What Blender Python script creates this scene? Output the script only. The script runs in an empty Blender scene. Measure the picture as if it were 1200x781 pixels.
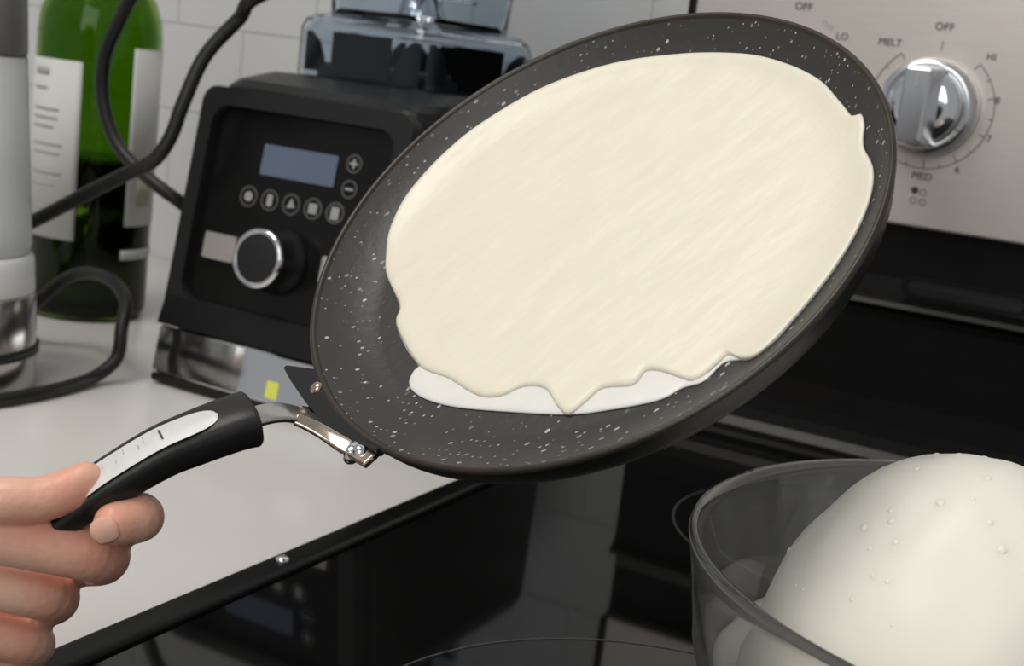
import bpy, bmesh, math, random
from mathutils import Vector, Matrix, noise

S = bpy.context.scene
COL = S.collection
rnd = random.Random(4)

# ------------------------------------------------------------------ camera
cam_d = bpy.data.cameras.new('camera')
cam = bpy.data.objects.new('camera', cam_d)
COL.objects.link(cam)
CR = Vector((.8719, .4743, .1216)).normalized()
CF = Vector((-.447, .8724, -.1977))
CF = (CF - CR * CF.dot(CR)).normalized()
CU = CR.cross(CF)
m = Matrix((CR, CU, -CF)).transposed().to_4x4()
m.translation = (0, 0, .215)
cam.matrix_world = m
cam_d.sensor_width = 36
cam_d.lens = 36 * 1550 / 1200
cam_d.clip_start = .01
cam_d.dof.use_dof = True
cam_d.dof.focus_distance = .40
cam_d.dof.aperture_fstop = 20
S.camera = cam

# ------------------------------------------------------------------ light
W = bpy.data.worlds.new('world')
S.world = W
W.use_nodes = True
W.node_tree.nodes['Background'].inputs[0].default_value = (.97, .985, 1, 1)
W.node_tree.nodes['Background'].inputs[1].default_value = .40


def area(name, loc, target, size, power, col, sy=None):
    d = bpy.data.lights.new(name, 'AREA')
    d.shape = 'RECTANGLE'
    d.size = size
    d.size_y = sy or size
    d.energy = power
    d.color = col
    o = bpy.data.objects.new(name, d)
    COL.objects.link(o)
    o.location = loc
    o.rotation_euler = (Vector(target) - Vector(loc)).to_track_quat('-Z', 'Y').to_euler()
    return o


area('ceiling_lamp', (-.7, -.1, 1.55), (-.3, .5, 0), .8, 17, (1, .95, .88))
area('front_fill', (.15, -1.35, 1.05), (-.2, .45, .1), 1.2, 14, (1, .985, .96))  # added soft fill behind the camera, evens light on hand, mound and batter

S.view_settings.view_transform = 'Standard'
S.view_settings.look = 'None'
S.view_settings.gamma = 1
S.view_settings.use_curve_mapping = False
S.view_settings.exposure = -.28


# ------------------------------------------------------------------ materials
def mat(name, col, rough=.5, metal=0, trans=0, ior=1.45, spec=.5, noise_amt=0, noise_scale=20, bump=0,
        bump_scale=60, coat=0, sss=0, stretch=None, col2=None, sss_col=(1, .4, .25)):
    mt = bpy.data.materials.new(name)
    mt.use_nodes = True
    nt = mt.node_tree
    b = nt.nodes['Principled BSDF']
    b.inputs['Base Color'].default_value = (*col, 1)
    b.inputs['Roughness'].default_value = rough
    b.inputs['Metallic'].default_value = metal
    b.inputs['Transmission Weight'].default_value = trans
    b.inputs['IOR'].default_value = ior
    b.inputs['Specular IOR Level'].default_value = spec
    b.inputs['Coat Weight'].default_value = coat
    if sss:
        b.inputs['Subsurface Weight'].default_value = sss
        b.inputs['Subsurface Radius'].default_value = sss_col
        b.inputs['Subsurface Scale'].default_value = .004
    tc = nt.nodes.new('ShaderNodeTexCoord')
    mp = nt.nodes.new('ShaderNodeMapping')
    nt.links.new(tc.outputs['Object'], mp.inputs[0])
    if stretch:
        mp.inputs['Scale'].default_value = stretch
    if noise_amt or col2:
        n = nt.nodes.new('ShaderNodeTexNoise')
        n.inputs['Scale'].default_value = noise_scale
        n.inputs['Detail'].default_value = 5
        nt.links.new(mp.outputs[0], n.inputs['Vector'])
        r = nt.nodes.new('ShaderNodeValToRGB')
        r.color_ramp.elements[0].position = .32
        r.color_ramp.elements[1].position = .68
        c2 = col2 or tuple(c * (1 - noise_amt) for c in col)
        r.color_ramp.elements[0].color = (*c2, 1)
        r.color_ramp.elements[1].color = (*col, 1)
        nt.links.new(n.outputs['Fac'], r.inputs[0])
        nt.links.new(r.outputs[0], b.inputs['Base Color'])
    if bump:
        n2 = nt.nodes.new('ShaderNodeTexNoise')
        n2.inputs['Scale'].default_value = bump_scale
        n2.inputs['Detail'].default_value = 3
        nt.links.new(mp.outputs[0], n2.inputs['Vector'])
        bp = nt.nodes.new('ShaderNodeBump')
        bp.inputs['Strength'].default_value = bump
        bp.inputs['Distance'].default_value = .002
        nt.links.new(n2.outputs['Fac'], bp.inputs['Height'])
        nt.links.new(bp.outputs[0], b.inputs['Normal'])
    return mt


def pan_material():
    mt = mat('speckled_nonstick', (.034, .033, .031), rough=.42, bump=.08, bump_scale=300)
    nt = mt.node_tree
    b = nt.nodes['Principled BSDF']
    tc = nt.nodes.new('ShaderNodeTexCoord')
    prev = None
    for scale, thr, keep in ((330, .17, .36), (620, .17, .5)):
        mp = nt.nodes.new('ShaderNodeMapping')
        mp.inputs['Rotation'].default_value = (0, 0, .5)
        mp.inputs['Scale'].default_value = (.55, 1, 1)
        nt.links.new(tc.outputs['Object'], mp.inputs[0])
        v = nt.nodes.new('ShaderNodeTexVoronoi')
        v.inputs['Scale'].default_value = scale
        nt.links.new(mp.outputs[0], v.inputs['Vector'])
        lt = nt.nodes.new('ShaderNodeMath')
        lt.operation = 'LESS_THAN'
        lt.inputs[1].default_value = thr
        nt.links.new(v.outputs['Distance'], lt.inputs[0])
        sp = nt.nodes.new('ShaderNodeSeparateColor')
        nt.links.new(v.outputs['Color'], sp.inputs[0])
        gt = nt.nodes.new('ShaderNodeMath')
        gt.operation = 'GREATER_THAN'
        gt.inputs[1].default_value = keep
        nt.links.new(sp.outputs[0], gt.inputs[0])
        mu = nt.nodes.new('ShaderNodeMath')
        mu.operation = 'MULTIPLY'
        nt.links.new(lt.outputs[0], mu.inputs[0])
        nt.links.new(gt.outputs[0], mu.inputs[1])
        m2 = nt.nodes.new('ShaderNodeMath')
        m2.operation = 'MULTIPLY'
        nt.links.new(mu.outputs[0], m2.inputs[0])
        nt.links.new(sp.outputs[1], m2.inputs[1])
        if prev:
            mx = nt.nodes.new('ShaderNodeMath')
            mx.operation = 'MAXIMUM'
            nt.links.new(prev.outputs[0], mx.inputs[0])
            nt.links.new(m2.outputs[0], mx.inputs[1])
            prev = mx
        else:
            prev = m2
    mix = nt.nodes.new('ShaderNodeMix')
    mix.data_type = 'RGBA'
    mix.inputs['A'].default_value = (.036, .035, .033, 1)
    mix.inputs['B'].default_value = (.5, .5, .48, 1)
    nt.links.new(prev.outputs[0], mix.inputs['Factor'])
    nt.links.new(mix.outputs['Result'], b.inputs['Base Color'])
    return mt


M = {
    'quartz': mat('white_quartz', (.70, .68, .655), rough=.2, noise_amt=.05, noise_scale=7),
    'tile': mat('white_tile', (.57, .575, .575), rough=.3, bump=.05, bump_scale=25),
    'grout': mat('pale_grout', (.57, .575, .57), rough=.8, noise_amt=.08, noise_scale=200),
    'glass_black': mat('black_cooktop_glass', (.005, .005, .005), rough=.045, spec=.45, noise_amt=.3, noise_scale=30),
    'trim_black': mat('black_enamel', (.005, .005, .005), rough=.3, spec=.22, noise_amt=.2, noise_scale=40),
    'satin_black': mat('satin_black', (.006, .006, .006), rough=.4, spec=.25, noise_amt=.2, noise_scale=60),
    'steel': mat('brushed_steel', (.645, .595, .555), rough=.4, metal=.8, noise_amt=.06, noise_scale=40, stretch=(1, 1, 30)),
    'chrome': mat('chrome', (.80, .81, .83), rough=.09, metal=1, noise_amt=.04, noise_scale=30),
    'satin_chrome': mat('satin_chrome', (.70, .71, .73), rough=.22, metal=1, noise_amt=.05, noise_scale=50),
    'neck_steel': mat('neck_steel', (.55, .53, .50), rough=.22, metal=1, noise_amt=.1, noise_scale=60),
    'bronze': mat('heat_tinted_steel', (.72, .60, .50), rough=.16, metal=1, noise_amt=.3, noise_scale=120),
    'print': mat('dark_print', (.05, .05, .05), rough=.6, noise_amt=.1),
    'print_grey': mat('grey_print', (.44, .44, .43), rough=.6, noise_amt=.1),
    'ring_print': mat('ring_print', (.09, .09, .09), rough=.2, noise_amt=.1),
    'pan': pan_material(),
    'pan_rim': mat('worn_rim', (.035, .027, .02), rough=.36, noise_amt=.3, noise_scale=90),
    'pan_out': mat('black_pan_outside', (.012, .012, .012), rough=.35, noise_amt=.2, noise_scale=90),
    'handle': mat('black_silicone', (.011, .0115, .011), rough=.38, noise_amt=.15, noise_scale=120, bump=.05, bump_scale=400),
    'plate': mat('silver_plate', (.80, .79, .78), rough=.35, metal=.25, noise_amt=.1, noise_scale=220),
    'batter': mat('cream_batter', (.86, .80, .66), rough=.36, noise_amt=.035, noise_scale=60, bump=.5, bump_scale=30,
                  sss=.25, sss_col=(1, .8, .5), stretch=(1, 2.6, 1)),
    'film': mat('thin_batter_film', (.84, .83, .78), rough=.32, noise_amt=.06, noise_scale=80, sss=.2, sss_col=(1, .9, .7)),
    'bowl_batter': mat('bowl_batter', (.93, .90, .81), rough=.5, noise_amt=.04, noise_scale=12, bump=.1, bump_scale=60,
                       sss=.6, sss_col=(3, 2.8, 2.2)),
    'bubble': mat('bubble_batter', (.93, .89, .77), rough=.2, noise_amt=.03),
    'glass': mat('clear_glass', (.93, .93, .90), rough=.02, trans=.94, ior=1.46, noise_amt=.01),
    'jar_glass': mat('clear_jar_plastic', (.76, .83, .9), rough=.06, trans=1, ior=1.3, noise_amt=.02),
    'green_glass': mat('green_bottle_glass', (.24, .44, .03), rough=.03, trans=1, ior=1.3, noise_amt=.15, noise_scale=15),
    'wine': mat('dark_wine', (.004, .004, .003), rough=.1, noise_amt=.2),
    'label': mat('white_label', (.62, .62, .60), rough=.6, noise_amt=.04, noise_scale=40),
    'label_olive': mat('olive_print', (.42, .44, .33), rough=.6, noise_amt=.1),
    'capsule': mat('bottle_capsule', (.02, .02, .02), rough=.4, noise_amt=.2),
    'plastic': mat('black_plastic', (.009, .009, .0095), rough=.36, spec=.35, noise_amt=.15, noise_scale=60),
    'plastic_grey': mat('charcoal_plastic', (.016, .016, .0165), rough=.42, spec=.35, noise_amt=.12, noise_scale=60),
    'face': mat('gloss_black_face', (.006, .006, .006), rough=.22, spec=.3, noise_amt=.1),
    'lcd': mat('grey_blue_lcd', (.115, .15, .215), rough=.25, noise_amt=.08, noise_scale=30),
    'icon': mat('grey_icon', (.36, .36, .36), rough=.5, noise_amt=.2, noise_scale=300),
    'icon_ring': mat('dim_icon_ring', (.13, .13, .13), rough=.5, noise_amt=.1),
    'rubber': mat('black_rubber', (.010, .010, .010), rough=.45, noise_amt=.2, noise_scale=80),
    'frost': mat('frosted_clear_plastic', (.86, .88, .88), rough=.3, trans=.45, ior=1.3, noise_amt=.03, noise_scale=20),
    'white_plastic': mat('white_plastic', (.82, .83, .82), rough=.4, noise_amt=.03),
    'grey_lid': mat('grey_lid', (.22, .215, .21), rough=.4, metal=.3, noise_amt=.1),
    'skin': mat('skin', (.82, .51, .38), rough=.40, col2=(.76, .36, .255), noise_scale=45, bump=.12, bump_scale=420, sss=.14,
                sss_col=(1, .35, .2)),
    'nail': mat('fingernail', (.80, .44, .335), rough=.38, spec=.35, noise_amt=.05, noise_scale=60, sss=.2),
    'cabinet': mat('white_cabinet', (.72, .72, .70), rough=.4, noise_amt=.03),
    'floor': mat('floor_wood', (.30, .22, .15), rough=.45, noise_amt=.3, noise_scale=6, stretch=(1, 8, 1)),
    'yellow': mat('yellow_sticker', (.75, .75, .12), rough=.5, noise_amt=.1),
}


# ------------------------------------------------------------------ helpers
def mesh_obj(name, verts, faces, material, parent=None, smooth=True, loc=None):
    me = bpy.data.meshes.new(name)
    me.from_pydata([tuple(v) for v in verts], [], faces)
    bm = bmesh.new()
    bm.from_mesh(me)
    bmesh.ops.recalc_face_normals(bm, faces=bm.faces)
    bm.to_mesh(me)
    bm.free()
    return link(name, me, material, parent, smooth, loc)


def link(name, me, material, parent=None, smooth=True, loc=None):
    if material and not me.materials:
        me.materials.append(material)
    for p in me.polygons:
        p.use_smooth = smooth
    o = bpy.data.objects.new(name, me)
    COL.objects.link(o)
    if parent:
        o.parent = parent
    if loc is not None:
        o.location = loc
    return o


def empty(name, loc=(0, 0, 0), rz=0):
    o = bpy.data.objects.new(name, None)
    COL.objects.link(o)
    o.empty_display_size = .02
    o.location = loc
    o.rotation_euler = (0, 0, rz)
    return o


def tag(o, label, cat=None, group=None, kind=None):
    o['label'] = label
    if cat:
        o['category'] = cat
    if group:
        o['group'] = group
    if kind:
        o['kind'] = kind
    return o


def box(name, lo, hi, material, parent=None, bevel=0, seg=2, smooth=False):
    bm = bmesh.new()
    bmesh.ops.create_cube(bm, size=1)
    lo, hi = Vector(lo), Vector(hi)
    for v in bm.verts:
        v.co = Vector(((lo[i] + hi[i]) / 2 + v.co[i] * (hi[i] - lo[i])) for i in range(3))
    if bevel:
        bmesh.ops.bevel(bm, geom=bm.edges[:], offset=bevel, segments=seg, affect='EDGES', profile=.5)
    me = bpy.data.meshes.new(name)
    bm.to_mesh(me)
    bm.free()
    return link(name, me, material, parent, smooth or bool(bevel and seg > 2))


def lathe(name, prof, material, parent=None, seg=64, loc=None, axis=None, closed=False):
    """prof: (r, z) list turned about z; axis = (origin, direction) for another axis"""
    vs, fs = [], []
    n = len(prof)
    for i in range(seg):
        a = 2 * math.pi * i / seg
        for r, z in prof:
            vs.append(Vector((r * math.cos(a), r * math.sin(a), z)))
    for i in range(seg):
        j = (i + 1) % seg
        for k in range(n if closed else n - 1):
            k2 = (k + 1) % n
            fs.append((i * n + k, j * n + k, j * n + k2, i * n + k2))
    if axis:
        q = Vector(axis[1]).to_track_quat('Z', 'Y')
        vs = [q @ v + Vector(axis[0]) for v in vs]
    me = bpy.data.meshes.new(name)
    me.from_pydata([tuple(v) for v in vs], [], fs)
    bm = bmesh.new()
    bm.from_mesh(me)
    bmesh.ops.remove_doubles(bm, verts=bm.verts, dist=1e-6)
    bmesh.ops.recalc_face_normals(bm, faces=bm.faces)
    bm.to_mesh(me)
    bm.free()
    return link(name, me, material, parent, True, loc)


def catmull(pts, n=10):
    P = [Vector(p) for p in pts]
    P = [2 * P[0] - P[1]] + P + [2 * P[-1] - P[-2]]
    out = []
    for i in range(1, len(P) - 2):
        a, b, c, d = P[i - 1:i + 3]
        for k in range(n):
            t = k / n
            out.append(.5 * ((2 * b) + (c - a) * t + (2 * a - 5 * b + 4 * c - d) * t * t + (3 * b - a - 3 * c + d) * t ** 3))
    out.append(P[-2])
    return out


def tube(name, pts, rad, material, parent=None, seg=12, n=10):
    P = catmull(pts, n)
    vs, fs = [], []
    up = Vector((.3, .2, .9))
    for i, p in enumerate(P):
        t = (P[min(i + 1, len(P) - 1)] - P[max(i - 1, 0)]).normalized()
        s = t.cross(up).normalized()
        up = s.cross(t).normalized()
        for k in range(seg):
            a = 2 * math.pi * k / seg
            vs.append(p + rad * (math.cos(a) * s + math.sin(a) * up))
    for i in range(len(P) - 1):
        for k in range(seg):
            fs.append((i * seg + k, i * seg + (k + 1) % seg, (i + 1) * seg + (k + 1) % seg, (i + 1) * seg + k))
    fs.append(tuple(range(seg)))
    fs.append(tuple((len(P) - 1) * seg + k for k in range(seg)))
    return mesh_obj(name, vs, fs, material, parent)


def loft(name, rings, material, parent=None, smooth=True, cap=True):
    n = len(rings[0])
    vs = [v for r in rings for v in r]
    fs = []
    for i in range(len(rings) - 1):
        for k in range(n):
            fs.append((i * n + k, i * n + (k + 1) % n, (i + 1) * n + (k + 1) % n, (i + 1) * n + k))
    if cap:
        fs.append(tuple(range(n)))
        fs.append(tuple((len(rings) - 1) * n + k for k in range(n)))
    return mesh_obj(name, vs, fs, material, parent, smooth)


def rrect(hx, hy, r, n=5, cx=0, cy=0):
    pts = []
    for sx, sy, a0 in ((1, 1, 0), (-1, 1, 90), (-1, -1, 180), (1, -1, 270)):
        for i in range(n + 1):
            a = math.radians(a0 + 90 * i / n)
            pts.append((cx + sx * (hx - r) + r * math.cos(a), cy + sy * (hy - r) + r * math.sin(a)))
    return pts


def plate(name, outline, fr, thick, material, parent=None, hole=None, smooth=False):
    """extruded flat outline; fr = (origin, u, v, w) frame, extrudes along w"""
    o, u, v, w = [Vector(a) for a in fr]
    n = len(outline)
    vs, fs = [], []
    for h in (0, thick):
        vs += [o + u * a + v * b + w * h for a, b in outline]
    if hole is None:
        fs += [tuple(range(n)), tuple(range(n, 2 * n))]
    for k in range(n):
        fs.append((k, (k + 1) % n, n + (k + 1) % n, n + k))
    if hole is not None:
        for h in (0, thick):
            vs += [o + u * a + v * b + w * h for a, b in hole]
        for k in range(n):
            k2 = (k + 1) % n
            fs.append((2 * n + k, 2 * n + k2, 3 * n + k2, 3 * n + k))
            fs.append((k, k2, 2 * n + k2, 2 * n + k))
            fs.append((n + k, n + k2, 3 * n + k2, 3 * n + k))
    return mesh_obj(name, vs, fs, material, parent, smooth)


def text(name, body, size, fr, material, parent=None, extr=.0002):
    c = bpy.data.curves.new('t', 'FONT')
    c.body = body
    c.size = size
    c.align_x = 'CENTER'
    c.align_y = 'CENTER'
    c.extrude = extr
    o = bpy.data.objects.new('t', c)
    COL.objects.link(o)
    bpy.context.view_layer.update()
    me = bpy.data.meshes.new_from_object(o.evaluated_get(bpy.context.evaluated_depsgraph_get()))
    bpy.data.objects.remove(o)
    o0, u, v, w = [Vector(a) for a in fr]
    for vt in me.vertices:
        vt.co = o0 + u * vt.co.x + v * vt.co.y + w * vt.co.z
    me.materials.clear()
    return link(name, me, material, parent, False)


def circ(r, n=24, cx=0, cy=0):
    return [(cx + r * math.cos(2 * math.pi * i / n), cy + r * math.sin(2 * math.pi * i / n)) for i in range(n)]


# ------------------------------------------------------------------ setting
WY = .93
wall = box('wall_back', (-2.0, WY + .0012, -.9), (1.2, WY + .1, 1.4), M['grout'])
wall['kind'] = 'structure'
wall['label'] = 'white tiled backsplash wall behind the counter and stove'
TW, TH, G = .1524, .0762, .0009
proto = None
row = 0
z = .2142 - TH * 3
while z < .74:
    off = 0 if (round((z - .138) / TH) % 2 == 0) else TW / 2
    x = -.775 - TW * 5 + off
    while x < .75:
        if proto is None:
            proto = box('tile', (0, 0, 0), (TW - G, .007, TH - G), M['tile'], wall, bevel=.0004, seg=2)
            t = proto
        else:
            t = proto.copy()
            COL.objects.link(t)
        t.location = (x + G / 2, WY, z + G / 2)
        x += TW
    z += TH
floor = box('floor', (-2.0, -1.2, -.95), (1.2, WY + .1, -.9), M['floor'])
floor['kind'] = 'structure'

ct = box('countertop', (-1.5, .17, -.035), (-.3145, WY - .001, 0), M['quartz'], bevel=.003, seg=3)
tag(ct, 'white quartz countertop with faint grey veining left of the stove', 'countertop')
cab = empty('base_cabinet', (-.9, .5, -.9))
tag(cab, 'white base cabinet under the quartz countertop', 'cabinet')
box('body', (-.595, -.29, 0), (.58, .42, .864), M['cabinet'], cab)
for k in range(2):
    x0 = -.59 + k * .585
    d = box('door', (x0, -.312, .1), (x0 + .578, -.292, .855), M['cabinet'], cab, bevel=.003)
    box('handle', (x0 + (.52 if k == 0 else .04), -.335, .65), (x0 + (.535 if k == 0 else .055), -.313, .78), M['satin_chrome'], d, bevel=.003)

# ------------------------------------------------------------------ stove
SX0, SX1 = -.3125, .45
stove = empty('stove', (.07, .5, -.9))
tag(stove, 'black glass electric stove with a stainless steel control backguard', 'stove')
Ls = Vector((.07, .5, -.9))


def sb(name, lo, hi, mt, parent=stove, **k):
    return box(name, Vector(lo) - Ls, Vector(hi) - Ls, mt, parent, **k)


def L(v):
    return Vector(v) - Ls


sb('body', (SX0 + .003, .17, -.9), (SX1 - .003, .92, -.012), M['satin_black'])
sb('oven_door', (SX0 + .006, .145, -.72), (SX1 - .006, .169, -.12), M['trim_black'], bevel=.004)
glass = sb('cooktop_glass', (SX0 + .0155, .19, -.011), (SX1 - .0155, .778, .0035), M['glass_black'], bevel=.001)
# raised enamel trim round the glass
trim = sb('cooktop_trim', (SX0, .17, -.011), (SX0 + .015, .775, .006), M['trim_black'], bevel=.003, seg=4)
sb('cooktop_trim', (SX1 - .015, .17, -.011), (SX1, .775, .006), M['trim_black'], bevel=.003, seg=4)
sb('cooktop_trim', (SX0 + .0152, .17, -.011), (SX1 - .0152, .1895, .006), M['trim_black'], bevel=.003, seg=4)
lathe('screw', [(0, .0017), (.0018, .0015), (.003, .0005), (.003, 0)], M['chrome'], trim, seg=20, loc=L((-.3055, .4172, .006)))
# printed burner rings
for cx_, cy_, r in ((-.115, .36, .105), (-.115, .36, .075), (-.13, .64, .085), (.24, .36, .11), (.24, .64, .085)):
    plate('burner_ring', circ(r, 72), (L((cx_, cy_, .0036)), (1, 0, 0), (0, 1, 0), (0, 0, 1)), .0001, M['ring_print'], glass,
          hole=circ(r - .0008, 72))
# backguard lower, curved black sheet: profile in (y, z)
prof = [(.776, -.011), (.776, .006), (.779, .0085), (.785, .0085), (.789, .010), (.793, .015), (.7955, .022), (.797, .030),
        (.7985, .045), (.799, .07), (.799, .094), (.797, .0985), (.793, .1005), (.791, .1025), (.793, .105), (.800, .1062),
        (.805, .108), (.807, .118), (.807, .15), (.805, .153), (.90, .153), (.92, .15), (.92, -.011)]
loft('backguard_base', [[L((x, y, zz)) for y, zz in prof] for x in (SX0, SX1)], M['trim_black'], stove, smooth=False)
# vent slot with raised rim
vx0, vx1 = -.152, -.088
vfr = (L(((vx0 + vx1) / 2, .8068, .1155)), (1, 0, 0), (0, 0, 1), (0, -1, 0))
vent = plate('vent', rrect(.036, .0062, .006, 6), vfr, .003, M['satin_black'], stove, hole=rrect(.034, .0044, .0042, 6))
plate('slot', rrect(.034, .0044, .0042, 6), vfr, .0004, M['rubber'], vent)
# control panel
PY = .795
pan_back = sb('backguard_housing', (SX0 + .002, .803, .1532), (SX1 - .002, .92, .318), M['satin_black'], bevel=.003)
panel = sb('control_panel', (SX0 + .004, PY, .1507), (SX1 - .004, .8028, .315), M['steel'], bevel=.0015)
sb('end_cap', (SX0 - .0005, PY - .001, .1515), (SX0 + .0036, .921, .319), M['trim_black'], bevel=.001)
FR = lambda x, zz: (L((x, PY - .0003, zz)), (1, 0, 0), (0, 0, 1), (0, -1, 0))


def knob(x, zz):
    k = empty('knob', L((x, PY, zz)))
    k.parent = stove
    ax = ((0, 0, 0), (0, -1, 0))
    lathe('dial_skirt', [(0, .0005), (.0275, .0005), (.0280, .002), (.0280, .008), (.0262, .0165), (.0250, .0178), (.0215, .0185), (.0212, .017), (0, .017)],
          M['satin_chrome'], k, seg=72, axis=ax)
    lathe('dome', [(.0210, .0172), (.0205, .021), (.0175, .0245), (.012, .026), (0, .0265)], M['chrome'], k, seg=48, axis=ax)
    # grip bar: flat front, flared sides
    g = []
    for h, wx, wz in ((.012, .0098, .0222), (.030, .0090, .0216), (.046, .0075, .0205), (.0485, .0068, .0198), (.049, .0058, .0188)):
        g.append([Vector((a, -h, b)) for a, b in rrect(wx, wz, .0014, 4)])
    loft('grip', g, M['satin_chrome'], k, smooth=False)
    plate('pointer', [(-.0006, .010), (.0006, .010), (.0005, .0180), (-.0005, .0180)],
          ((0, -.0491, 0), (1, 0, 0), (0, 0, 1), (0, -1, 0)), .0006, M['chrome'], k)
    plate('index_mark', [(.022, -.0004), (.0248, -.0004), (.0248, .0004), (.022, .0004)],
          ((0, -.0183, 0), (math.cos(-.5), 0, math.sin(-.5)), (-math.sin(-.5), 0, math.cos(-.5)), (0, -1, 0)), .0003, M['print'], k)
    return k


KX, KZ, KR = -.15675, .2204, .0352
knob(KX, KZ)
knob(-.2403, .2204)


def polar(cx_, cz_, a, r):
    a = math.radians(a)
    return cx_ + r * math.sin(a), cz_ + r * math.cos(a)


def arc_strip(a0, a1, r, w, cx_, cz_):
    n = max(2, int((a1 - a0) / 3))
    o = [polar(0, 0, a0 + (a1 - a0) * i / n, r + w) for i in range(n + 1)]
    o += [polar(0, 0, a1 - (a1 - a0) * i / n, r) for i in range(n + 1)]
    return plate('dial_arc', o, FR(cx_, cz_), .0002, M['print'], panel)


for kx in (KX, -.2403):
    arc_strip(41, 323, KR, .0004, kx, KZ)
    for a, ln in [(1, .0052), (41, .004), (58, .002), (76, .0038), (95, .002), (112, .0038), (130, .002), (145, .0045), (161, .002), (176, .0048),
                  (193, .002), (211, .0038), (229, .002), (247, .0038), (265, .002), (283, .0038), (305, .002), (323, .004)]:
        r0 = KR - ln if a != 1 else KR - .003
        ca, sa = math.cos(math.radians(a)), math.sin(math.radians(a))
        plate('tick', [(-.0002, 0), (.0002, 0), (.0002, ln), (-.0002, ln)],
              (L((kx + r0 * sa, PY - .0003, KZ + r0 * ca)), (ca, 0, -sa), (sa, 0, ca), (0, -1, 0)), .0002, M['print'], panel)
for s_, x_, z_, sz in (('OFF', -.1567, .2656, .0062), ('HI', -.1284, .2517, .0056), ('8', -.1207, .2283, .0056), ('7', -.1214, .2067, .0056),
                       ('6', -.1353, .1872, .0056), ('MED', -.1543, .1805, .0058), ('MELT', -.1858, .2541, .0058),
                       ('OFF', -.2401, .2697, .0062), ('LO', -.2142, .2547, .0056)):
    text('marking', s_, sz, FR(x_, z_), M['print'], panel)
plate('burner_icon', circ(.0021), FR(-.1568, .1721), .0002, M['print'], panel)
for x_, z_ in ((-.1517, .1714), (-.1567, .1661), (-.1512, .1658)):
    plate('burner_icon', circ(.0019), FR(x_, z_), .0002, M['print'], panel, hole=circ(.00155))
for x_, z_ in ((-.2260, .2615), (-.2222, .2595)):
    plate('indicator_ring', circ(.0016), FR(x_, z_), .0002, M['print_grey'], panel, hole=circ(.0012))

# ------------------------------------------------------------------ pan (frame: origin PC, E1 toward handle, E2, N)
PC = Vector((-.1701, .3668, .173))
E1 = Vector((-.49939, -.53889, -.67838)).normalized()
N = Vector((-.20899, -.68496, .69796)).normalized()
E1 = (E1 - N * E1.dot(N)).normalized()
E2 = N.cross(E1)
PM = Matrix((E1, E2, N)).transposed().to_4x4()
PM.translation = PC
pan = empty('frying_pan')
pan.matrix_world = PM
tag(pan, 'black speckled nonstick crepe pan tilted over the stove', 'pan')
R = .0945


def pz(r):
    if r < .0747:
        return -.0109
    t = min((r - .0747) / (R - .0747), 1)
    return -.0109 + .0109 * t ** 1.6


ins = [(0, -.0109), (.04, -.0109)] + [(r, pz(r)) for r in [.0747 + (R - .0015 - .0747) * i / 12 for i in range(13)]]
lathe('cooking_surface', ins, M['pan'], pan, seg=128)
zr = pz(R - .0015)
lathe('rim', [(R - .0015, zr), (R - .0009, zr + .0009), (R + .0001, zr + .0013), (R + .0009, zr + .0006), (R + .0009, zr - .0006), (R, zr - .0016), (R - .0014, zr - .0008)],
      M['pan_rim'], pan, seg=128, closed=True)
outp = [(R, zr - .0014), (R - .0002, -.0045), (R - .0010, -.0080), (R - .0028, -.0112), (R - .0062, -.0138), (R - .0115, -.0158), (R - .0175, -.0168), (.072, -.0170), (0, -.0170)]
lathe('underside', outp, M['pan_out'], pan, seg=128)
# tab plate where the handle is fixed
tab = []
e1o = .0998
hw = .0328
for i in range(9):
    b = -.0225 + .0485 * i / 8
    tab.append((math.sqrt((R + .0004) ** 2 - b * b), b))
tab = tab + [(.0926, .0262), (.0968, .014), (e1o, .002), (e1o + .0008, -.012), (e1o + .0006, -.026), (e1o, -hw - .0008), (e1o - .0012, -hw - .0008)]
plate('handle_tab', tab, ((0, 0, -.0034), (1, 0, 0), (0, 1, 0), (0, 0, 1)), .0030, M['pan_out'], pan)


def ribbon(name, path, hw_, ht, mt, wdir, parent=pan, n=8, smooth=True):
    P = catmull(path, n)
    rings = []
    for i, p in enumerate(P):
        t = (P[min(i + 1, len(P) - 1)] - P[max(i - 1, 0)]).normalized()
        w = Vector(wdir)
        w = (w - t * w.dot(t)).normalized()
        u = t.cross(w)
        f = i / (len(P) - 1)
        a = hw_[0] + (hw_[1] - hw_[0]) * f
        rings.append([p + w * x + u * y for x, y in rrect(a, ht, min(a, ht) * .8, 3)])
    return loft(name, rings, mt, parent, smooth)


ribbon('neck', [(.0960, 0, -.0050), (.0998, 0, -.0030), (.1026, 0, .0040), (.1072, 0, .0114), (.114, 0, .0162), (.124, 0, .0205)], (.0048, .0046), .0010, M['neck_steel'], (0, 1, 0))
br = ribbon('bracket', [(.1052, .0032, .0086), (.1036, .0052, .0066), (.1016, .0085, .0036), (.1000, .0125, .0010), (.0984, .0170, -.0008), (.0968, .0215, -.0016), (.0952, .0262, -.0022)],
            (.0018, .0030), .0010, M['bronze'], (1, .3, .25))
lathe('rivet', [(0, .0026), (.0012, .0024), (.0022, .0014), (.0027, 0), (.0027, -.0035), (0, -.0035)], M['chrome'], br, seg=28,
      axis=((.0992, .0188, -.0022), (.93, .3, .1)))
lathe('rivet', [(0, .0018), (.0012, .0016), (.0021, .0009), (.0025, 0), (.0025, -.002), (0, -.002)], M['chrome'], br, seg=28,
      axis=((.0968, .0212, -.0010), (.35, .1, 1)))
br = ribbon('bracket', [(.1030, -.0040, .0040), (.1004, -.0110, -.0045), (.0985, -.0180, -.0062), (.0968, -.0230, -.0068)], (.0022, .0022), .0010, M['bronze'], (.25, 0, 1))
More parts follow.
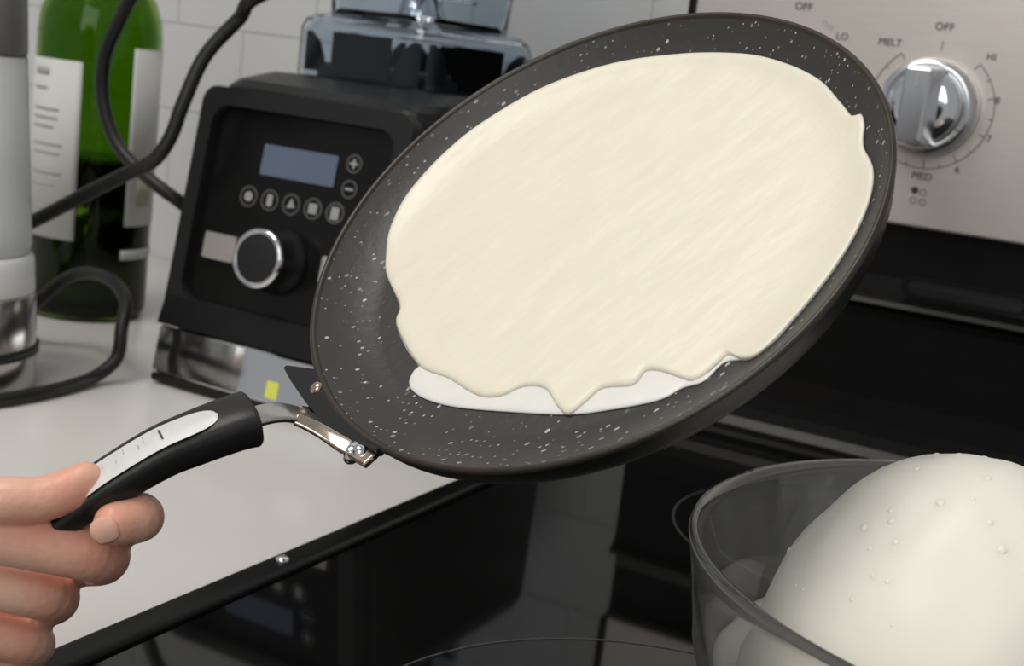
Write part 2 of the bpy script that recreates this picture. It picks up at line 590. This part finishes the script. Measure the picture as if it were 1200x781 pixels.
lathe('rivet_head', [(0, .0011), (.0010, .0010), (.0018, .0006), (.0022, 0), (.0022, -.001), (0, -.001)], M['bronze'], br, seg=24, axis=((.0955, -.0145, -.0002), (.2, 0, 1)))

# handle
HP = [(.1140, .0160), (.1195, .0190), (.131, .0238), (.1404, .0270), (.1554, .0294), (.1652, .0298), (.1725, .0294), (.1790, .0284)]
HPc = catmull([(a, 0, b) for a, b in HP], 24)
rings, frames = [], []
for i, p in enumerate(HPc):
    t = (HPc[min(i + 1, len(HPc) - 1)] - HPc[max(i - 1, 0)]).normalized()
    w = Vector((0, 1, 0))
    u = w.cross(t) * -1
    if u.z < 0:
        u = -u
    f = i / (len(HPc) - 1)
    hw_ = .0096 - .0018 * min(1, f / .6)
    ht = .0063 - .0010 * min(1, f / .6)
    tp = max(0, (f - .58) / .42)
    hw_ *= 1 - .45 * tp
    ht *= 1 - .42 * tp
    e = 1 - max(0, (.04 - f) / .04) ** 2 * .14
    if f > .93:
        e = math.sqrt(max(.05, 1 - ((f - .93) / .072) ** 2))
    ring = []
    for k in range(28):
        a = 2 * math.pi * k / 28
        ca, sa = math.cos(a), math.sin(a)
        x = math.copysign(abs(ca) ** .62, ca) * hw_ * e
        y = math.copysign(abs(sa) ** .62, sa) * ht * e
        ring.append(p + w * x + u * y)
    rings.append(ring)
    frames.append((p, t, w, u, hw_, ht))
hd = loft('handle', rings, M['handle'], pan)
# silver inlay plate on the handle's upper face
vs, fs = [], []
i0, i1 = 32, 118
cnt = i1 - i0 + 1
for q in range(cnt):
    p, t, w, u, hw_, ht = frames[i0 + q]
    s = 2 * q / (cnt - 1) - 1
    ww = .0051 * max(.0, 1 - abs(s) ** 7) ** .5
    for x in (-1, -.5, 0, .5, 1):
        vs.append(p + w * (x * ww + .0016) + u * (ht + .0003 - .0003 * x * x))
for q in range(cnt - 1):
    for x in range(4):
        fs.append((q * 5 + x, q * 5 + x + 1, q * 5 + x + 6, q * 5 + x + 5))
inl = mesh_obj('inlay_plate', vs, fs, M['plate'], hd)


def hfr(i, lift=.00045, dx=0):
    p, t, w, u, hw_, ht = frames[i]
    return (p + u * (ht + lift) + w * dx, -t, w * -1 if (-t).cross(w * -1).dot(u) > 0 else w, u)


o_, u_, v_, w_ = hfr(66)
plate('engraved_mark', [(-.0003, -.0032), (.0003, -.0032), (.0003, .0012), (-.0003, .0012)], (o_, u_, v_, w_), .00015, M['print'], inl)
for q, (i_, a, b) in enumerate(((75, .0028, .0007), (78, .0018, -.0012), (84, .0026, .0009), (88, .0012, -.0014), (94, .0024, .0004))):
    o_, u_, v_, w_ = hfr(i_, .0004)
    plate('engraved_mark', [(-.0001, -a * .5 + b), (.0001, -a * .5 + b), (.0004, a * .5 + b), (.0002, a * .5 + b)], (o_, u_, v_, w_), .0001, M['print_grey'], inl)

FILM = [(0.0495, -0.0608), (0.0423, -0.0697), (0.0295, -0.0783), (0.0109, -0.0837), (-0.009, -0.0841),
        (-0.0326, -0.0778), (-0.0542, -0.0633), (-0.0702, -0.043), (-0.0801, -0.0216), (-0.0835, -0.0032),
        (-0.083, 0.0143), (-0.079, 0.0288), (-0.0764, 0.0368), (-0.0773, 0.0401), (-0.0748, 0.0443), (-0.0691, 0.0498),
        (-0.0634, 0.0605), (-0.056, 0.0681), (-0.0455, 0.0743), (-0.0315, 0.0792), (-0.0162, 0.0826), (-0.0055, 0.0849),
        (0.0008, 0.083), (0.0052, 0.076), (0.0131, 0.0767), (0.0182, 0.0732), (0.0254, 0.0708), (0.0388, 0.0597),
        (0.046, 0.052), (0.0558, 0.0381), (0.0658, 0.0228), (0.071, 0.0119), (0.0729, 0.0038), (0.072, -0.001),
        (0.0689, -0.0036), (0.0667, -0.004), (0.0659, -0.0144), (0.0629, -0.0282), (0.0583, -0.0342), (0.0543, -0.0517)]
THICK = [(0.0495, -0.0608), (0.0423, -0.0697), (0.0295, -0.0783), (0.0109, -0.0837), (-0.009, -0.0841),
        (-0.0326, -0.0778), (-0.0542, -0.0633), (-0.0702, -0.043), (-0.0801, -0.0216), (-0.0835, -0.0032),
        (-0.083, 0.0143), (-0.079, 0.0288), (-0.0764, 0.0368), (-0.0773, 0.0401), (-0.0748, 0.0443), (-0.0691, 0.0498),
        (-0.0634, 0.0605), (-0.056, 0.0681), (-0.0455, 0.0743), (-0.0315, 0.0792), (-0.0162, 0.0826), (-0.0055, 0.0849),
        (0.0002, 0.0844), (0.0025, 0.0808), (0.0032, 0.0752), (0.0069, 0.075), (0.0113, 0.0752), (0.0151, 0.0739),
        (0.0166, 0.0703), (0.0187, 0.0637), (0.0214, 0.0601), (0.0266, 0.0611), (0.033, 0.0547), (0.0391, 0.0546),
        (0.0448, 0.054), (0.0454, 0.0489), (0.0443, 0.0399), (0.0483, 0.0337), (0.0541, 0.0312), (0.0584, 0.0267),
        (0.0605, 0.0204), (0.0624, 0.0099), (0.065, 0.0027), (0.0663, -0.0035), (0.0654, -0.0148), (0.0627, -0.0279),
        (0.0581, -0.034), (0.0543, -0.0517)]


def dense(o, step=.0012):
    pts = []
    n = len(o)
    for i in range(n):
        a, b, c, d = [Vector(o[(i + k) % n]) for k in (-1, 0, 1, 2)]
        m_ = max(2, int((c - b).length / step))
        for k in range(m_):
            t = k / m_
            pts.append(.5 * ((2 * b) + (c - a) * t + (2 * a - 5 * b + 4 * c - d) * t * t + (3 * b - a - 3 * c + d) * t ** 3))
    return pts


def batter_mesh(name, outl, thick, lift, material, parent, rough):
    out = dense(outl)
    n = len(out)
    # round edge: inward offset near the border, radial scaling further in
    vs, fs = [], []
    levels = [(1, -.0004), (1.006, thick * .3), (1.0, thick * .72), (.985, thick), (.96, thick * 1.04)] + [(s, thick) for s in
              (.92, .86, .79, .72, .64, .56, .48, .40, .32, .24, .16, .08)]
    c = Vector((.002, .0))
    for s, h in levels:
        for p in out:
            q = c + (p - c) * s
            r = q.length
            nz = noise.noise(Vector((q.x * 60, q.y * 150, lift * 50))) * rough if s < .97 else 0
            vs.append((q.x, q.y, pz(r) + lift + h + nz))
    for l in range(len(levels) - 1):
        for k in range(n):
            fs.append((l * n + k, l * n + (k + 1) % n, (l + 1) * n + (k + 1) % n, (l + 1) * n + k))
    vs.append((c.x, c.y, pz(0) + lift + thick))
    for k in range(n):
        fs.append(((len(levels) - 1) * n + k, (len(levels) - 1) * n + (k + 1) % n, len(vs) - 1))
    return mesh_obj(name, vs, fs, material, parent)


crepe = empty('crepe_batter')
crepe.matrix_world = PM
tag(crepe, 'pale cream crepe batter spread over the tilted pan', 'batter')
batter_mesh('thin_film', FILM, .0006, .0002, M['film'], crepe, 0)
batter_mesh('thick_layer', THICK, .0014, .0004, M['batter'], crepe, .00022)

# ------------------------------------------------------------------ bowl with batter
BX, BY = -.009, .408
bowl = lathe('glass_bowl', [(0, .0045), (.066, .0045), (.076, .0062), (.091, .014), (.1025, .028), (.1098, .050), (.1130, .070), (.1142, .080), (.1160, .0836), (.1180, .0842),
                            (.1188, .0820), (.1178, .078), (.1160, .069), (.1130, .050), (.1062, .027), (.095, .0110), (.079, .0012), (.070, 0), (0, 0)],
             M['glass'], seg=128, loc=(BX, BY, .0036))
tag(bowl, 'clear glass mixing bowl holding batter on the black cooktop', 'bowl')
bb = empty('mixing_bowl_batter', (BX, BY, .0036))
tag(bb, 'heaped pale batter with bubbles inside the clear glass bowl', 'batter')


def bowl_r(zz):
    pts = [(.066, .0045), (.076, .0062), (.091, .014), (.1025, .028), (.1098, .050), (.1130, .070), (.1142, .080)]
    for (r0, z0), (r1, z1) in zip(pts, pts[1:]):
        if z0 <= zz <= z1:
            return r0 + (r1 - r0) * (zz - z0) / (z1 - z0)
    return .113


DC = Vector((-.031, -.0365))
DR, DH, DB = .0565, .080, .041
lv = []
seg = 96
for zz in (.0064, .010, .016, .024, .032, DB):
    r = bowl_r(zz) - .0012
    lv.append([(math.cos(2 * math.pi * k / seg) * r, math.sin(2 * math.pi * k / seg) * r, zz) for k in range(seg)])
for f in (.1, .3, .55, .8, 1):
    lv.append([tuple(Vector((x, y, DB)).lerp(Vector((DC.x + math.cos(2 * math.pi * k / seg) * DR * 1.06, DC.y + math.sin(2 * math.pi * k / seg) * DR * 1.06, DB + .002 * f)), f))
               for k, (x, y, _) in enumerate(lv[5])])
for i in range(1, 22):
    ph = math.pi / 2 * i / 22.5
    ring = []
    for k in range(seg):
        a = 2 * math.pi * k / seg
        q = Vector((math.cos(a) * math.cos(ph), math.sin(a) * math.cos(ph), math.sin(ph)))
        w_ = 1 + .04 * noise.noise(q * 1.8 + Vector((3, 1, 2))) + .012 * noise.noise(q * 5)
        ring.append((DC.x + q.x * DR * w_, DC.y + q.y * DR * w_, DB + .002 + q.z * DH * w_))
    lv.append(ring)
loft('batter_mound', lv, M['bowl_batter'], bb)
vs, fs = [], []
for _ in range(110):
    a = rnd.uniform(0, 6.28)
    sp = rnd.uniform(.12, .99)
    cp = math.sqrt(1 - sp * sp)
    q = Vector((math.cos(a) * cp, math.sin(a) * cp, sp))
    w_ = 1 + .04 * noise.noise(q * 1.8 + Vector((3, 1, 2))) + .012 * noise.noise(q * 5)
    c0 = Vector((DC.x + q.x * DR * w_, DC.y + q.y * DR * w_, DB + .002 + q.z * DH * w_))
    up_ = Vector((q.x / DR, q.y / DR, q.z / DH)).normalized()
    br = rnd.uniform(.0006, .0013)
    u_ = up_.cross(Vector((.3, .8, .1))).normalized()
    v_ = up_.cross(u_)
    b0 = len(vs)
    for h in range(4):
        ph = h / 4 * math.pi / 2
        for k in range(8):
            vs.append(c0 + u_ * (br * math.cos(ph) * math.cos(k * math.pi / 4)) + v_ * (br * math.cos(ph) * math.sin(k * math.pi / 4)) + up_ * (br * .45 * math.sin(ph) - .0002))
    vs.append(c0 + up_ * (br * .45 - .0002))
    for h in range(3):
        for k in range(8):
            fs.append((b0 + h * 8 + k, b0 + h * 8 + (k + 1) % 8, b0 + h * 8 + 8 + (k + 1) % 8, b0 + h * 8 + 8 + k))
    for k in range(8):
        fs.append((b0 + 24 + k, b0 + 24 + (k + 1) % 8, b0 + 32))
o = mesh_obj('bubbles', vs, fs, M['bubble'], bb)
o['kind'] = 'stuff'

# ------------------------------------------------------------------ blender base
BLX, BLY = -.4715, .735
bl = empty('countertop_blender', (BLX, BLY, 0))
tag(bl, 'black countertop blender base with display, buttons and dial', 'blender')


def sect(hx, yf, yb, zz, r=.014):
    return [Vector((a, b, zz)) for a, b in rrect(hx, (yb - yf) / 2, r, 5, 0, (yf + yb) / 2 - BLY)]


loft('housing', [sect(.0745, .604, .858, .006), sect(.0755, .603, .858, .010), sect(.0755, .6085, .858, .035), sect(.0745, .633, .855, .176), sect(.0735, .636, .853, .182), sect(.0715, .643, .848, .1865),
                 sect(.066, .668, .84, .1925)], M['plastic'], bl, smooth=False)
for sx in (-1, 1):
    for y_ in (-.115, .105):
        lathe('foot', [(0, 0), (.011, 0), (.012, .002), (.011, .0065), (0, .0065)], M['rubber'], bl, seg=24, loc=(sx * .058, y_, 0))
FO = Vector((0, .603 - BLY, .035))
FV = Vector((0, .025, .145)).normalized()
FU = Vector((1, 0, 0))
FW = FU.cross(FV)
if FW.y > 0:
    FW = -FW
ff = lambda x, v, w=0: (FO + FU * x + FV * v + FW * w, FU, FV, FW)
# bezel ring round the recessed face
plate('bezel', rrect(.0755, .0735, .010, 6, 0, .0745), ff(0, 0, -.008), .011, M['plastic_grey'], bl, hole=rrect(.0655, .0590, .012, 6, 0, .0785))
face = plate('control_face', rrect(.0662, .0597, .012, 6, 0, .0785), ff(0, 0, -.0045), .002, M['face'], bl)
plate('display', rrect(.0267, .0091, .0008, 3, -.4715 - BLX, .1097), ff(0, 0, -.0024), .0005, M['lcd'], face)
for k in range(5):
    bt = plate('button', circ(.0062, 28, -.503 + .01575 * k - BLX, .0865), ff(0, 0, -.0024), .0004, M['icon_ring'], face, hole=circ(.0054, 28, -.503 + .01575 * k - BLX, .0865))
    cx_ = -.503 + .01575 * k - BLX
    shp = [circ(.003, 10, cx_, .0865), rrect(.002, .0036, .0014, 3, cx_, .0865), [(cx_ - .003, .084), (cx_ + .003, .085), (cx_, .0902)],
           rrect(.003, .003, .0006, 2, cx_, .0865), rrect(.0028, .0038, .0012, 2, cx_, .0862)][k]
    plate('icon', shp, ff(0, 0, -.0023), .0004, M['icon'], bt)
for v_ in (.116, .1013):
    bt = plate('button', circ(.0052, 28, -.4336 - BLX, v_), ff(0, 0, -.0024), .0004, M['icon_ring'], face, hole=circ(.0045, 28, -.4336 - BLX, v_))
    plate('icon', rrect(.0028, .0007, .0002, 2, -.4336 - BLX, v_), ff(0, 0, -.0023), .0004, M['icon'], bt)
    if v_ > .11:
        plate('icon', rrect(.0007, .0028, .0002, 2, -.4336 - BLX, v_), ff(0, 0, -.0023), .00045, M['icon'], bt)
for x_, nm in ((-.5148, 'power_paddle'), (-.4282, 'pulse_paddle')):
    plate(nm, rrect(.0118, .0078, .001, 2, x_ - BLX, .0535), ff(0, 0, -.0025), .004, M['steel'], bl)
dial = empty('speed_dial', FO + FU * (-.4715 - BLX) + FV * .0525 + FW * -.0025)
dial.parent = bl
lathe('dial_body', [(.0195, 0), (.0195, .004), (.0172, .005), (.0165, .019)], M['plastic'], dial, seg=56, axis=((0, 0, 0), FW))
lathe('dial_ring', [(.0165, .019), (.0172, .0195), (.0172, .0222), (.0158, .0232), (.0142, .0225)], M['chrome'], dial, seg=56, axis=((0, 0, 0), FW))
lathe('dial_cap', [(.0142, .0226), (.0135, .0229), (0, .0231)], M['plastic_grey'], dial, seg=56, axis=((0, 0, 0), FW))
# chin below the bezel, then the polished strip
plate('chin', [(-.0757, .001), (.0757, .001), (.073, .0185), (-.073, .0185)], ff(0, 0, .0008), .0045, M['plastic'], bl)
rs = []
for v_ in (-.0285, -.0275, -.001, 0):
    ring = []
    for i in range(25):
        x = -.0752 + .1504 * i / 24
        ring.append(FO + FU * x + FV * v_ + FW * (.004 * (1 - (x / .0752) ** 2) + .0012 + (.001 if -.028 < v_ < -.0005 else 0)))
    rs.append(ring + [FO + FU * .0752 + FV * v_ + FW * -.004, FO - FU * .0752 + FV * v_ + FW * -.004])
stp = loft('steel_strip', rs, M['chrome'], bl, smooth=False)
plate('sticker', rrect(.0042, .0050, .0005, 2, .0180, -.0205), ff(0, 0, .0058), .0003, M['yellow'], stp)
plate('skid_bar', rrect(.0745, .0025, .002, 3, 0, -.0315), ff(0, 0, -.01), .013, M['rubber'], bl)
# jar pad
loft('jar_pad', [[Vector((a - .0115, b + .02, zz)) for a, b in rrect(h, h, .014, 5)] for h, zz in ((.049, .1924), (.049, .199), (.046, .202))], M['plastic_grey'], bl, smooth=False)

# ------------------------------------------------------------------ blender jar
jar = empty('blender_jar', (-.483, .755, .1927), math.radians(-8.6))
tag(jar, 'clear square plastic jar seated on the black blender base', 'jar')


def sq(h, zz, r=.012):
    return [Vector((a, b, zz)) for a, b in rrect(h, h, r, 5)]


def shell(name, prof_, mt, parent, r=.012):
    rings = [sq(h, zz, min(r, h * .5)) for h, zz in prof_]
    n = len(rings[0])
    rings.append(rings[0])
    return loft(name, rings, mt, parent, smooth=False, cap=False)


shell('skirt', [(.0575, 0), (.0575, .030), (.0555, .036), (.0515, .039), (.0455, .0405), (.0455, .0385), (.0505, .0365), (.053, .034), (.055, .029), (.055, 0)], M['jar_glass'], jar)
cont = shell('container', [(.0445, .041), (.0455, .060), (.0500, .16), (.056, .235), (.0535, .235), (.0475, .16), (.043, .060), (.041, .0445)], M['jar_glass'], jar)
loft('container_floor', [sq(.0445, .0385), sq(.0445, .0415)], M['jar_glass'], jar, smooth=False)
for sx, sy in ((0, -1), (1, 0), (0, 1), (-1, 0)):
    # moulded arches in each skirt side
    u = Vector((-sy, sx, 0))
    w = Vector((sx, sy, 0))
    for s in (-1, 1):
        outl = [(s * .049, .003), (s * .049, .028), (s * .044, .028), (s * .036, .022), (s * .031, .012), (s * .030, .003)]
        plate('skirt_arch', outl, (w * .0535, u, (0, 0, 1), w * -1), .0012, M['plastic_grey'], jar)
    plate('skirt_window', [(-.025, .002), (.025, .002), (.025, .029), (-.025, .029)], (w * .0525, u, (0, 0, 1), w * -1), .0012, M['face'], jar)
hub = lathe('blade_hub', [(0, .065), (.006, .064), (.008, .058), (.012, .054), (.016, .044), (.016, .0418), (0, .0418)], M['satin_chrome'], jar, seg=32)
for k in range(4):
    a = k * math.pi / 2 + .4
    c_, s_ = math.cos(a), math.sin(a)
    plate('blade', [(.004, -.006), (.034, -.003), (.036, .002), (.004, .006)], ((0, 0, .058), (c_, s_, .25 if k % 2 else -.05), (-s_, c_, 0), (0, 0, 1)), .0015, M['satin_chrome'], hub)

# ------------------------------------------------------------------ wine bottle
BO = Vector((-.7128, .7023, 0))
bottle = empty('wine_bottle', BO)
tag(bottle, 'green glass wine bottle with white labels beside the blender', 'bottle')
rB = .0425
lathe('glass_body', [(0, .006), (.025, .003), (.036, 0), (.0405, .002), (rB, .008), (rB, .200), (.0412, .213), (.037, .226), (.029, .238), (.021, .250), (.0160, .264), (.0145, .30), (.0155, .302), (.0155, .312), (.0145, .314),
                     (.0110, .314), (.0110, .266), (.0165, .250), (.025, .237), (.033, .224), (.038, .211), (.0395, .200), (.0395, .010), (.036, .006), (0, .009)], M['green_glass'], bottle, seg=72)
lathe('wine', [(0, .0096), (.034, .0040), (.0408, .0080), (.0408, .112), (0, .112)], M['wine'], bottle, seg=48)
lathe('capsule', [(.0166, .266), (.0150, .301), (.0162, .303), (.0162, .314), (0, .3155)], M['capsule'], bottle, seg=40)


def label_patch(name, a0, a1, z0, z1, mt, parent, dr=.0003, skew=0):
    vs, fs = [], []
    n = 16
    for i in range(n + 1):
        a = math.radians(a0 + (a1 - a0) * i / n)
        for zz in (z0, z1):
            for r in (rB + dr, rB + dr + .00025):
                vs.append((r * math.cos(a), r * math.sin(a), zz + skew * i / n))
    for i in range(n):
        b, c = i * 4, i * 4 + 4
        fs += [(b + 1, c + 1, c + 3, b + 3), (b, c, c + 2, b + 2), (b, c, c + 1, b + 1), (b + 2, c + 2, c + 3, b + 3)]
    fs += [(0, 1, 3, 2), (n * 4, n * 4 + 1, n * 4 + 3, n * 4 + 2)]
    return mesh_obj(name, vs, fs, mt, parent)


# view direction to the bottle is azimuth ~ -46 deg from bottle toward camera
VA = math.degrees(math.atan2(-BO.y, -BO.x))
fl = label_patch('front_label', VA - 96, VA - 14, .058, .181, M['label'], bottle)
bk = label_patch('back_label', VA + 32, VA + 110, .070, .194, M['label'], bottle)
for k, (w0, w1, zz, hh) in enumerate(((-70, -48, .170, .005), (-70, -50, .160, .002), (-70, -35, .146, .0018), (-70, -36, .140, .0018), (-70, -40, .134, .0018), (-68, -30, .122, .0018),
                                      (-68, -32, .116, .0018), (-68, -30, .102, .003), (-68, -36, .094, .0018), (-66, -32, .078, .0018), (-66, -34, .072, .0018))):
    label_patch('print_line', VA + w0, VA + w1, zz, zz + hh, M['print_grey'], fl, .0006)
label_patch('print_block', VA + 44, VA + 66, .084, .104, M['label_olive'], bk, .0006)
label_patch('stripe', VA + 30, VA + 85, .046, .053, M['label'], bottle)

# ------------------------------------------------------------------ canister at the left
cn = empty('canister', (-.614, .4998, 0))
tag(cn, 'clear lidded canister with brushed steel base and black band', 'canister')
lathe('steel_base', [(0, .001), (.049, .001), (.0505, .003), (.0482, .055), (.047, .056), (0, .056)], M['neck_steel'], cn, seg=64)
lathe('rubber_band', [(.0499, .0205), (.0512, .0212), (.0510, .0258), (.0496, .0265)], M['rubber'], cn, seg=64, closed=True)
lathe('white_collar', [(.045, .0562), (.0475, .0565), (.0462, .075), (.0445, .078), (.042, .078), (.042, .0562)], M['white_plastic'], cn, seg=64, closed=True)
lathe('clear_body', [(.0440, .0785), (.0445, .083), (.0375, .186), (.0350, .186), (.0415, .0785)], M['frost'], cn, seg=64, closed=True)
lathe('contents', [(0, .057), (.0405, .057), (.0340, .184), (0, .184)], M['white_plastic'], cn, seg=48)
lathe('lid', [(0, .1865), (.0370, .1865), (.0375, .19), (.0350, .235), (.032, .242), (0, .243)], M['grey_lid'], cn, seg=64)

# ------------------------------------------------------------------ cords
cA = tube('power_cord', [(-.40, .925, .42), (-.43, .86, .345), (-.47, .70, .275), (-.5038, .62, .2376), (-.521, .62, .2216), (-.5358, .61, .1978), (-.5406, .60, .17), (-.5439, .595, .1496), (-.5511, .59, .1346),
                         (-.5657, .585, .125), (-.5938, .58, .1081), (-.6258, .57, .0868), (-.6561, .56, .069), (-.69, .55, .045), (-.72, .54, .012), (-.76, .53, .0045)], .0043, M['rubber'])
tag(cA, 'black power cord sweeping down from above blender to behind canister', 'cord')
cB = tube('power_cord', [(-.56, .925, .42), (-.575, .80, .31), (-.592, .66, .255), (-.6085, .63, .2336), (-.6245, .63, .2114), (-.6355, .63, .1864), (-.6341, .63, .1597), (-.6218, .63, .1369), (-.6023, .63, .1223), (-.5799, .63, .1121),
                         (-.568, .64, .1019), (-.563, .67, .075), (-.568, .71, .03), (-.572, .75, .0045), (-.575, .80, .0045)], .0043, M['rubber'])
tag(cB, 'black power cord looping in front of bottle to behind blender', 'cord')
cC = tube('power_cord', [(-.715, .59, .0042), (-.685, .60, .012), (-.655, .60, .0266), (-.6388, .61, .0451), (-.6169, .61, .0536), (-.5871, .60, .0544), (-.5659, .59, .0471), (-.556, .578, .034),
                         (-.5555, .575, .016), (-.558, .562, .0062), (-.5555, .541, .0043), (-.5535, .522, .0043), (-.5535, .505, .0043), (-.555, .49, .0043), (-.56, .47, .0043), (-.585, .445, .0043)], .0040, M['rubber'])
tag(cC, 'black cord looped low on the counter beside the canister base', 'cord')

# ------------------------------------------------------------------ hand
TH_ = dict(
    thumb=([(-.3129, .2335, .0566), (-.2871, .2334, .0766), (-.2718, .2384, .0837), (-.2632, .2466, .0845), (-.259, .2537, .0869), (-.257, .2571, .0896)], [.0125, .0095, .0066, .0063, .0062, .0052]),
    index=([(-.292, .2691, .0643), (-.2646, .2792, .0704), (-.2472, .2685, .0783), (-.2464, .2585, .0793)], [.0098, .0080, .0070, .0062]),
    middle=([(-.2938, .2682, .0524), (-.2691, .2732, .0577), (-.2544, .2588, .0676), (-.2697, .2372, .0734)], [.0098, .0083, .0080, .0068]),
    ring=([(-.2948, .265, .0407), (-.2775, .266, .0452), (-.2631, .2526, .0557), (-.2749, .2337, .0621)], [.0095, .0078, .0074, .0064]),
    pinky=([(-.2906, .2604, .0304), (-.2764, .2603, .0334), (-.2669, .25, .0412), (-.2766, .2331, .0476)], [.009, .0070, .0066, .0058]),
)
WR = Vector((-.338, .219, .050))
PALM = [([(-.292, .2691, .0643), tuple(WR + Vector((0, 0, .012)))], [.010, .016]), ([(-.2938, .2682, .0524), tuple(WR)], [.0105, .017]),
        ([(-.2948, .265, .0407), tuple(WR + Vector((0, 0, -.006)))], [.0105, .017]), ([(-.2906, .2604, .0304), tuple(WR + Vector((.004, 0, -.010)))], [.0105, .016]),
        ([(-.284, .2585, .0245), (-.300, .240, .030), tuple(WR)], [.0095, .014, .019]),
        ([(-.3129, .2335, .0566), tuple(WR)], [.0135, .018]),
        ([tuple(WR), (-.40, .165, .060), (-.50, .075, .085), (-.62, -.03, .115)], [.0195, .023, .029, .034])]
bm = bmesh.new()


def capsule_chain(pts, rad):
    P = catmull(pts, 6)
    n = len(P)
    RR = []
    for i in range(n):
        f = i / (n - 1) * (len(rad) - 1)
        k = min(int(f), len(rad) - 2)
        t = f - k
        t = t * t * (3 - 2 * t)
        RR.append(rad[k] * (1 - t) + rad[k + 1] * t)
    for p, r in zip(P, RR):
        bmesh.ops.create_icosphere(bm, subdivisions=2, radius=r, matrix=Matrix.Translation(p))
    for i in range(n - 1):
        d = P[i + 1] - P[i]
        if d.length < 1e-5:
            continue
        q = d.to_track_quat('Z', 'Y').to_matrix().to_4x4()
        bmesh.ops.create_cone(bm, cap_ends=True, segments=20, radius1=RR[i], radius2=RR[i + 1], depth=d.length,
                              matrix=Matrix.Translation((P[i] + P[i + 1]) / 2) @ q)


BACK = dict(thumb=Vector(), index=Vector(), middle=CF * .003 - CR * .001, ring=CF * .008 - CR * .004 - CU * .0022,
            pinky=CF * .0115 - CR * .0062 - CU * .0034)
for key, (pts, rad) in TH_.items():
    capsule_chain([Vector(p) + BACK[key] for p in pts], rad)
for pts, rad in PALM:
    capsule_chain(pts, rad)
me = bpy.data.meshes.new('hand_src')
bm.to_mesh(me)
bm.free()
tmp = bpy.data.objects.new('hand_src', me)
COL.objects.link(tmp)
md = tmp.modifiers.new('r', 'REMESH')
md.mode = 'VOXEL'
md.voxel_size = .0009
md = tmp.modifiers.new('s', 'SMOOTH')
md.factor = .5
md.iterations = 3
bpy.context.view_layer.update()
hm = bpy.data.meshes.new_from_object(tmp.evaluated_get(bpy.context.evaluated_depsgraph_get()))
bpy.data.objects.remove(tmp)
hm.name = 'person'
hand = link('person', hm, M['skin'])
tag(hand, 'bare left hand and forearm gripping the black pan handle', 'person')


def nail(center, axis, normal, ln, wd, rcurv):
    a = Vector(axis).normalized()
    nn = Vector(normal)
    nn = (nn - a * nn.dot(a)).normalized()
    s = a.cross(nn)
    vs, fs = [], []
    n1, n2 = 9, 9
    for i in range(n1):
        u = 2 * i / (n1 - 1) - 1
        for j in range(n2):
            v = 2 * j / (n2 - 1) - 1
            # squircle mapping
            uu, vv = u * math.sqrt(1 - v * v * .42), v * math.sqrt(1 - u * u * .42)
            x = vv * wd
            vs.append(Vector(center) + a * (uu * ln - .0002) + s * x + nn * (math.sqrt(max(0, rcurv ** 2 - x * x)) - rcurv - .0003 * uu * uu))
    for i in range(n1 - 1):
        for j in range(n2 - 1):
            fs.append((i * n2 + j, i * n2 + j + 1, (i + 1) * n2 + j + 1, (i + 1) * n2 + j))
    o = mesh_obj('fingernail', vs, fs, M['nail'], hand)
    sd = o.modifiers.new('t', 'SOLIDIFY')
    sd.thickness = .0006
    sd.offset = 0
    return o


tip, dip = Vector((-.2464, .2585, .0793)), Vector((-.2472, .2685, .0783))
vdir = (Vector((0, 0, .215)) - tip).normalized()
nn = (vdir * 1.0 + CU * -.25 - CR * .25).normalized()
nail(tip - CR * .0016 - CU * .0006 + nn * .0060, -CR - CU * .35, nn, .0038, .0037, .0060)
t0 = Vector((-.257, .2571, .0896))
tx = (CR * .83 + CU * .55).normalized()
tn = (CU * .83 - CR * .55 + vdir * .3).normalized()
nail(t0 - tx * .0022 + tn * .0047, tx, tn, .0034, .0032, .0050)
